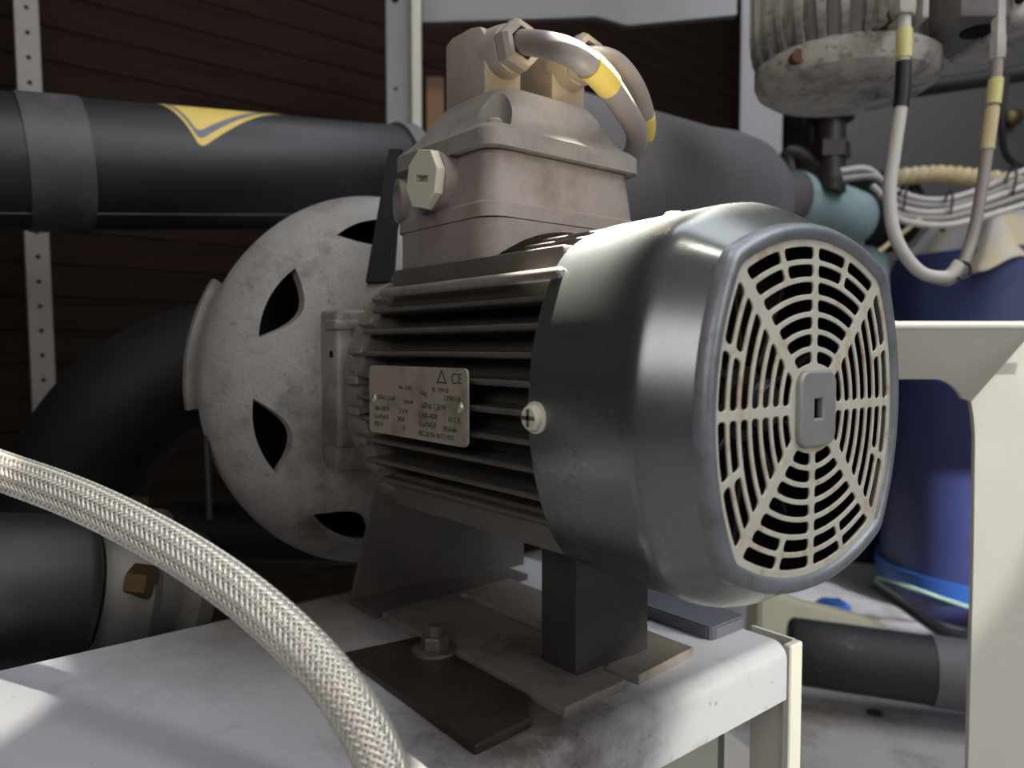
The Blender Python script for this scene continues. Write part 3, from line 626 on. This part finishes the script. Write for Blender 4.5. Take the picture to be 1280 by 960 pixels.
# ------------------------------------------------------------------ racks
def perforated(p_top, p_bot, w_, label):
    t = thing('perforated_strip', p_bot, label, 'rack strip'); d = (p_bot-p_top); L = d.length; n = int(L/.028)
    loops = [[(-w_/2, 0), (w_/2, 0), (w_/2, L), (-w_/2, L)]]
    for k in range(n):
        y = .012+k*.028; loops.append([(.0026*math.cos(R(q)), y+.0026*math.sin(R(q))) for q in range(0, 360, 30)])
    me = curve_mesh('strip', loops, .0012, 0); dn = -d.normalized(); xv = PY; zv = xv.cross(dn).normalized(); xv = dn.cross(zv)
    mm = Matrix((xv, dn, zv)).transposed().to_4x4(); mm.translation = p_bot; me.transform(mm); link_mesh('strip', me, M['rack2'], t, smooth=False)
    MB().prism([(-w_/2, 0), (-w_/2+.0024, 0), (-w_/2+.0024, L), (-w_/2, L)], xv, dn, p_bot, zv*-.012).build('strip_return', M['rack2'], t)
perforated(at(28, -90, .845), at(62, 640, .865), .0235, 'grey perforated steel strip upright on the brown wall at far left')
FA = frame(Vector((0, 0, 0)))
def post(pxl, pxr, d, ytop, ybot, name, label, m, side=.02, sidepx=0):
    c0, c1 = at((pxl+pxr)/2, ybot, d), at((pxl+pxr)/2, ytop, d); w_ = (pxr-pxl)/F*d
    t = thing(name, c0, label, 'rack post')
    b = MB(frame(Vector((c0.x, c0.y, 0)))); b.box((-w_/2, 0, c0.z), (w_/2, .003, c1.z), .001, 1); b.build('front_face', m, t)
    b = MB(frame(Vector((c0.x, c0.y, 0)))); b.box((w_/2-.003, .002, c0.z), (w_/2, .04, c1.z), .001, 1); b.build('side_face', m, t); return t, c0, c1, w_
pt1, c0, c1, w1 = post(485, 517, .95, -60, 420, 'rack_post', 'grey rack post behind the terminal box, left of the two posts', M['rack'])
b = MB(frame(Vector((c0.x, c0.y, 0)))); b.box((w1/2+.001, -.012, c0.z), (w1/2+.012, .0, c1.z), .001, 1); b.build('front_lip', M['white'], pt1)
for yy, r_ in ((8, .0046), (116, .0022)):
    z_ = at(497, yy, .95).z; MB(frame(Vector((c0.x, c0.y, 0)))).cyl((-4*.95/F, .001, z_), (-4*.95/F, -.0006, z_), r_, n=14).build('post_hole', M['dark'], pt1)
post(921, 974, 1.14, -60, 420, 'rack_post', 'pale grey rack post left of the hanging grey motor', M['rack'])
rb = thing('rack_beam', at(730, 10, .97), 'grey horizontal rack beam along the top edge behind the connectors', 'beam')
b = MB(); pz = [(528, 27), (700, 22), (745, 20), (785, 31), (921, 18), (921, -40), (528, -40)]
b.prism([((x-730)*.97/F, -(y-10)*.97/F) for x, y in pz], RT, ZZ, at(730, 10, .97), fw0*.012); b.build('beam_face', M['rack'], rb)
tb_ = at(545, 96, 1.06); tag(MB(frame(Vector((tb_.x, tb_.y, 0)))).box((-.014, 0, ZF), (.010, .012, tb_.z), .001, 1).build('timber_batten', M['orangeb']), 'pale timber batten standing behind the left rack post', 'timber')

# ------------------------------------------------------------------ hanging grey motor, upper right
D2 = .64; hc = at(1056, 94, D2); hm = thing('hanging_motor', hc, 'dusty grey finned motor hanging vertically in the upper right corner', 'motor')
u2 = D2/F; r2 = 108*u2
FM = frame(hc)
b = MB(FM); b.lathe([(-.0205, r2*.005), (-.0205, r2*.27), (-.0180, r2*.30), (-.0180, r2*.34), (-.0205, r2*.37), (-.0200, r2*.62), (-.0165, r2*.85), (-.011, r2*.96), (-.004, r2*1.0), (.006, r2*1.0), (.010, r2*.92)], (0, 0, 0), (0, 0, 1), 72); b.build('end_bell', M['motor2'], hm, 30)
MB(FM).lathe([(.008, r2*.88), (.30, r2*.88)], (0, 0, 0), (0, 0, 1), 64).build('motor_frame', M['motor2d'], hm)
ff = MB(); ff.prism([(.0, .004), (r2*.96, .006), (r2*1.04, .020), (r2*1.06, .034), (r2*1.06, .30), (0, .30)], (1, 0, 0), (0, 0, 1), (0, -.0032, 0), (0, .0064, 0)); bmesh.ops.bevel(ff.bm, geom=list(ff.bm.edges), offset=.001, segments=1, affect='EDGES'); ff = ff.mesh('cooling_fin')
for k in range(27):
    a = VA+R(-167+k*13.3)
    if -68 < (-167+k*13.3) < -12: continue
    o = link_mesh('cooling_fin', ff, M['motor2'], hm, smooth=False) if k == 0 else o.copy()
    if k: COL.objects.link(o)
    o.parent = hm; o.location = (0, 0, 0); o.rotation_euler = (0, 0, a)
MB(FM).box((-18*u2, -r2*1.14, .010), (12*u2, -r2*.8, .045), .003, 2).build('foot_pad', M['motor2'], hm)
MB(FM).cyl((-3*u2, -r2*1.15, .014), (-3*u2, -r2*.9, .014), .0045, n=14).build('rusty_bolt', M['rust'], hm)
MB(FM).cyl((-84*u2, -r2*.66, -.002), (-84*u2, -r2*.5, -.002), .0055, n=14).build('rusty_bolt', M['rust'], hm)
b = MB(FM); b.lathe([(-.004, .0042), (-.004, .011), (.004, .011), (.004, .0042)], (34*u2, -r2*1.12, .052), (0, -1, 0), 28, True); b.box((30*u2, -r2*1.13, .012), (38*u2, -r2*.8, .044), .002, 2); b.build('lifting_eye', M['motor2'], hm)
b = MB(FM); b.box((70*u2, -.085, .012), (132*u2, .0, .11), .004, 2); b.box((68*u2, -.06, .02), (100*u2, .02, .09), .004, 2); b.build('terminal_box', M['motor2d'], hm)
b = MB(FM); b.box((124*u2, -.088, .008), (178*u2, .0, .11), .006, 3); b.build('terminal_cover', M['motor2'], hm)
MB(FM).cyl((112*u2, -.060, .0125), (112*u2, -.060, .0105), .0125, n=28).build('conduit_hole', M['dark'], hm)
b = MB(FM); b.box((180*u2, -.078, .034), (194*u2, -.02, .085), .003, 2); b.build('junction_cap', M['motor2'], hm)
MB(FM).box((126*u2, -.0892, .020), (134*u2, -.0878, .046), .002, 2).build('cover_clip', M['dark'], hm)
def gland(px, py, d, name_r):
    p = at(px, py, d); MB().lathe([(0, .0085*name_r), (.006, .0095*name_r), (.016, .0095*name_r), (.018, .0085*name_r), (.05, .0080*name_r)], p, (0, 0, 1), 6).build('cable_gland', M['motor2'], hm, 20); return p
g1 = gland(1128, 20, .545, 1); g2 = gland(1247, 74, .56, .62)
def hcable(name, label, pts, r, marks, m):
    t = thing(name, pts[0], label, 'cable'); sp = spline(pts, 14); MB().tube(sp, r, 14).build('cable', m, t, 60); L = len(sp)-1
    for a, b_, mm_, k in marks: MB().tube(sp[int(a*L):int(b_*L)+1], r*k, 16).build('cable_marker', M[mm_], t, 60)
hcable('hanging_cable', 'pale grey looped cable hanging from the grey motor, with a black sleeve', [at(1130, 8, .545), at(1130, 60, .545), at(1127, 125, .545), at(1118, 190, .545), at(1112, 245, .545), at(1120, 298, .545), at(1148, 338, .545), at(1182, 346, .545), at(1199, 330, .545)], .0046, [(.075, .16, 'pyellow', 1.18), (.165, .275, 'black', 1.15)], M['cablew'])
hcable('hanging_cable', 'grey cable hanging at far upper right with a pale and a beige marker', [at(1247, 62, .56), at(1244, 110, .56), at(1236, 170, .56), at(1228, 230, .56), at(1217, 290, .56), at(1203, 332, .555), at(1186, 350, .553), at(1168, 348, .552)], .0042, [(.12, .20, 'pyellow', 1.22), (.205, .33, 'rope', 1.16)], M['cable'])
tag(MB().tube([at(1203, 338, .548)+Vector((0, 0, .0))+RT*(.006*math.cos(R(a)))+ZZ*(.006*math.sin(R(a))) for a in range(0, 361, 20)], .0012, 6, False).build('cable_tie', M['black']), 'black tie binding the ends of the two hanging cables', 'cable tie')

# ------------------------------------------------------------------ right background
cb_ = MB(frame(at(1200, 130, 1.45))); cb_.box((-.23, 0, -.75), (.75, .3, .55), .004, 1); cbt = thing('grey_cabinet', at(1200, 130, 1.45)-ZZ*.7, 'dark grey steel cabinet beyond the hanging cables', 'cabinet'); cb_.build('cabinet_body', M['cabinet'], cbt)
MB(frame(at(1265, 148, 1.44))).lathe([(0, .016), (.01, .016), (.014, .010)], (0, 0, 0), (0, -1, 0), 20).build('knob', M['brass'], cbt)
tag(MB().cyl(at(1100, 118, 1.15), at(1330, 84, 1.05), .012, n=20).build('black_bar', M['black']), 'black round bar slanting behind the hanging cables at upper right', 'bar')
tag(MB().tube(spline([at(1258, 90, .9), at(1252, 160, .9), at(1262, 200, .92), at(1300, 215, .95)], 10), .004, 8).build('black_cable', M['black']), 'thin black cable looping behind the right hanging cable', 'cable')
# blue drum
dc = at(1252, 480, 1.12); rD = .158
dr = thing('blue_drum', Vector((dc.x, dc.y, ZF)), 'large blue plastic drum behind the white frame at right', 'drum')
zt = at(1252, 322, 1.12).z
b = MB(); b.lathe([(ZF, rD*.96), (ZF+.03, rD), (-.05, rD*1.0), (-.04, rD*1.03), (-.02, rD*1.03), (-.01, rD), (zt-.03, rD), (zt, rD*.93)], (dc.x, dc.y, 0), (0, 0, 1), 64); b.build('drum_body', M['blue'], dr, 40)
MB().lathe([(ZF+.035, rD), (ZF+.035, rD*1.04), (ZF+.06, rD*1.04), (ZF+.06, rD)], (dc.x, dc.y, 0), (0, 0, 1), 64).build('drum_hoop', M['skyblue'], dr)
nd = at(1075, 520, 1.42)
tag(MB().lathe([(ZF, .10), (ZF+.02, .104), (.03, .104), (.05, .09)], (nd.x, nd.y, 0), (0, 0, 1), 48).build('navy_drum', M['navy']), 'dark navy drum standing left of the blue drum behind the fan cowl', 'drum')
# crumpled sheet on the drum
bm = bmesh.new(); bmesh.ops.create_grid(bm, x_segments=40, y_segments=30, size=.5)
rs = np.random.RandomState(3); fr = [(rs.uniform(-22, 22), rs.uniform(-22, 22), rs.uniform(0, 6), rs.uniform(.3, 1)) for _ in range(9)]
for v in bm.verts:
    x, y = v.co.x, v.co.y; h = sum(a*math.sin(p*x+q*y+c) for p, q, c, a in fr)*.006
    e = max(abs(x), abs(y))*2; v.co = Vector((x*.31+.03, y*.28, h-max(0, e-.62)*.22))
me = bpy.data.meshes.new('plastic_sheet'); bmesh.ops.solidify(bm, geom=list(bm.faces), thickness=.001); bm.to_mesh(me); bm.free(); me.transform(frame(Vector((dc.x, dc.y, zt+.058))))
tag(link_mesh('plastic_sheet', me, M['tarp'], None, 80), 'crumpled pale plastic sheet lying on top of the blue drum', 'sheet')
# rope (two twisted strands) and cable bundle above
rp = thing('twisted_rope', at(1180, 222, 1.0), 'beige twisted rope lying on the plastic sheet behind the hanging cables', 'rope')
cen = spline([at(1122, 222, 1.02), at(1170, 218, 1.02), at(1220, 222, 1.02), at(1275, 228, 1.02)], 20)
for q0 in (0, 180):
    MB().tube([p+(ZZ*math.cos(R(q0+i*40))+fw0*math.sin(R(q0+i*40)))*.006 for i, p in enumerate(cen)], .0068, 8).build('rope_strand', M['rope'], rp)
cl = [('highest', [(1050, 214), (1085, 212), (1115, 236), (1160, 250), (1210, 242), (1300, 205)]), ('second highest', [(1052, 224), (1095, 222), (1120, 248), (1165, 258), (1215, 250), (1300, 216)]), ('middle', [(1090, 232), (1118, 256), (1160, 266), (1210, 258), (1300, 226)]),
      ('second lowest', [(1100, 244), (1124, 268), (1170, 274), (1215, 266), (1300, 238)]), ('lowest', [(1110, 262), (1130, 276), (1175, 282), (1220, 274), (1300, 250)])]
for i, (nm, pp) in enumerate(cl):
    dd = .93-.008*i
    tag(MB().tube(spline([at(x, y, dd) for x, y in pp], 10), .0040, 10).build('bundle_cable', M['cable'] if i % 2 else M['cablew']), nm+' of the five pale cables bundled behind the hanging cables', 'cable', 'pale cables in the bundle at right')
for i, (x, y) in enumerate(((1183, 264), (1125, 258), (1262, 232))):
    c = at(x, y, .915); tag(MB().tube([c+fw0*(.010*math.cos(R(a)))+ZZ*(.024*math.sin(R(a)))+RT*.004*math.sin(R(a)) for a in range(0, 361, 15)], .0016, 6, False).build('cable_tie', M['black']), ('middle', 'leftmost', 'rightmost')[i]+' black tie round the pale cable bundle at right', 'cable tie', 'ties on the pale cable bundle')
tag(MB().tube([at(1098, 315, .90), at(1152, 272, .90)], .0028, 8).build('timber_stick', M['rope']), 'thin beige stick leaning under the pale cable bundle', 'stick')
# white frame (leg with rounded opening)
DF = .50; uF = DF/F; wf = thing('white_frame', at(1250, 960, DF), 'off white sheet steel machine frame with rounded opening at the right edge', 'frame')
def lp(x, y, d=DF): return at(x, y, d)
fil = [(1217-45+45*math.cos(R(a)), 540-62*math.sin(R(a))) for a in range(52, -1, -6)]
pp = [(1214, 502)]+fil[0:0]+[(1217, 520), (1219, 545), (1217, 700), (1209, 1010), (1330, 1010), (1330, 372), (1262, 440)]
b = MB(); fr_ = [lp(x, y) for x, y in pp]; n = len(fr_); b._f(fr_+[p+fw0*.004 for p in fr_], [tuple(range(n)), tuple(range(n, 2*n))[::-1]]+[(i, (i+1) % n, n+(i+1) % n, n+i) for i in range(n)])
b.build('post_face', M['white'], wf)
b = MB(); b._f([lp(1209, 1010)+fw0*.004, lp(1217, 700)+fw0*.004, lp(1219, 545)+fw0*.004, lp(1213, 1010, .56), lp(1220, 700, .56), lp(1221, 545, .56)], [(0, 1, 4, 3), (1, 2, 5, 4)]); bmesh.ops.solidify(b.bm, geom=list(b.bm.faces), thickness=.002); b.build('post_return', M['white'], wf)
top = [(960, 409), (1330, 409)]; bp = [lp(960, 409, .478), lp(1330, 409, .478), lp(1330, 372, .499), lp(1262, 440, .499), lp(1214, 502, .499)]
bp = [lp(960, 410, .468), lp(1295, 410, .468), lp(1262, 440, .4985), lp(1214, 502, .4985)]+[lp(1216-46+44*math.cos(R(a)), 540-66*math.sin(R(a)), .502) for a in range(40, 91, 8)]+[lp(960, 474, .502)]
n = len(bp); b = MB(); b._f(bp+[p+fw0*.004 for p in bp], [tuple(range(n)), tuple(range(n, 2*n))[::-1]]+[(i, (i+1) % n, n+(i+1) % n, n+i) for i in range(n)]); b.build('beam_face', M['white'], wf)
b = MB(); b.cyl(lp(960, 407, .470), lp(1330, 407, .470), .0029, n=16); b.build('beam_lip', M['white'], wf)
# lower deck: insulated pipe, cream rails, caps, hoses
k0, k1 = at(985, 812, .80), at(1290, 856, .74)
tD, dD = ins_pipe('insulated_pipe', k0, k1, .034, M['foam3'], 'black insulated pipe lying on the deck at lower right behind the shelf')
LD = (k1-k0).length
MB().lathe([(LD*.60, .034), (LD*.60, .0352), (LD*.86, .0352), (LD*.86, .034)], k0, dD, 40).build('tape_band', M['foam2'], tD)
def beam(p0, p1, h, d_, label, m):
    a = (p1-p0); n_ = Vector((a.y, -a.x, 0)).normalized(); b = MB(); b.prism([(0, 0), (a.length, 0), (a.length, h), (0, h)], a.normalized(), ZZ, p0, n_*d_); bmesh.ops.bevel(b.bm, geom=list(b.bm.edges), offset=.003, segments=2, affect='EDGES'); return tag(b.build('base_rail', M[m]), label, 'rail')
beam(at(930, 800, .92), at(1085, 836, .98), .07, .03, 'cream painted base rail just right of the shelf corner', 'cream')
beam(at(1090, 815, 1.02), at(1300, 856, .98), .028, .03, 'cream base rail with rust spots below the blue drum', 'cream')
bc = at(1040, 776, 1.06); bt2 = thing('blue_capped_bottle', Vector((bc.x, bc.y, ZF)), 'dark bottle with bright blue cap below the fan cowl at lower right', 'bottle')
MB().lathe([(ZF, .030), (ZF+.004, .032), (bc.z-.020, .032), (bc.z-.006, .020), (bc.z, .018)], (bc.x, bc.y, 0), (0, 0, 1), 28).build('bottle_body', M['navy'], bt2)
MB().lathe([(bc.z, .024), (bc.z+.022, .024), (bc.z+.028, .018)], (bc.x, bc.y, 0), (0, 0, 1), 28).build('bottle_cap', M['skyblue'], bt2)
tag(MB().tube(spline([at(1090, 728, .95), at(1130, 755, .93), at(1185, 792, .92), at(1230, 795, .92), at(1290, 790, .92)], 10), .008, 12).build('black_hose', M['black']), 'black hose sagging in front of the blue drum', 'hose')
tag(MB().tube(spline([at(1095, 722, .96), at(1150, 738, .95), at(1215, 760, .94), at(1290, 775, .94)], 10), .0025, 8).build('green_wire', M['green']), 'thin green wire running in front of the blue drum', 'wire')
hf = at(1093, 896, .79); tag(MB().lathe([(0, .0085), (.0006, .0085)], (hf.x, hf.y, ZF+.0002), (0, 0, 1), 20).build('drain_hole_plug', M['black']), 'small round black drain hole in the grimy deck', 'drain')
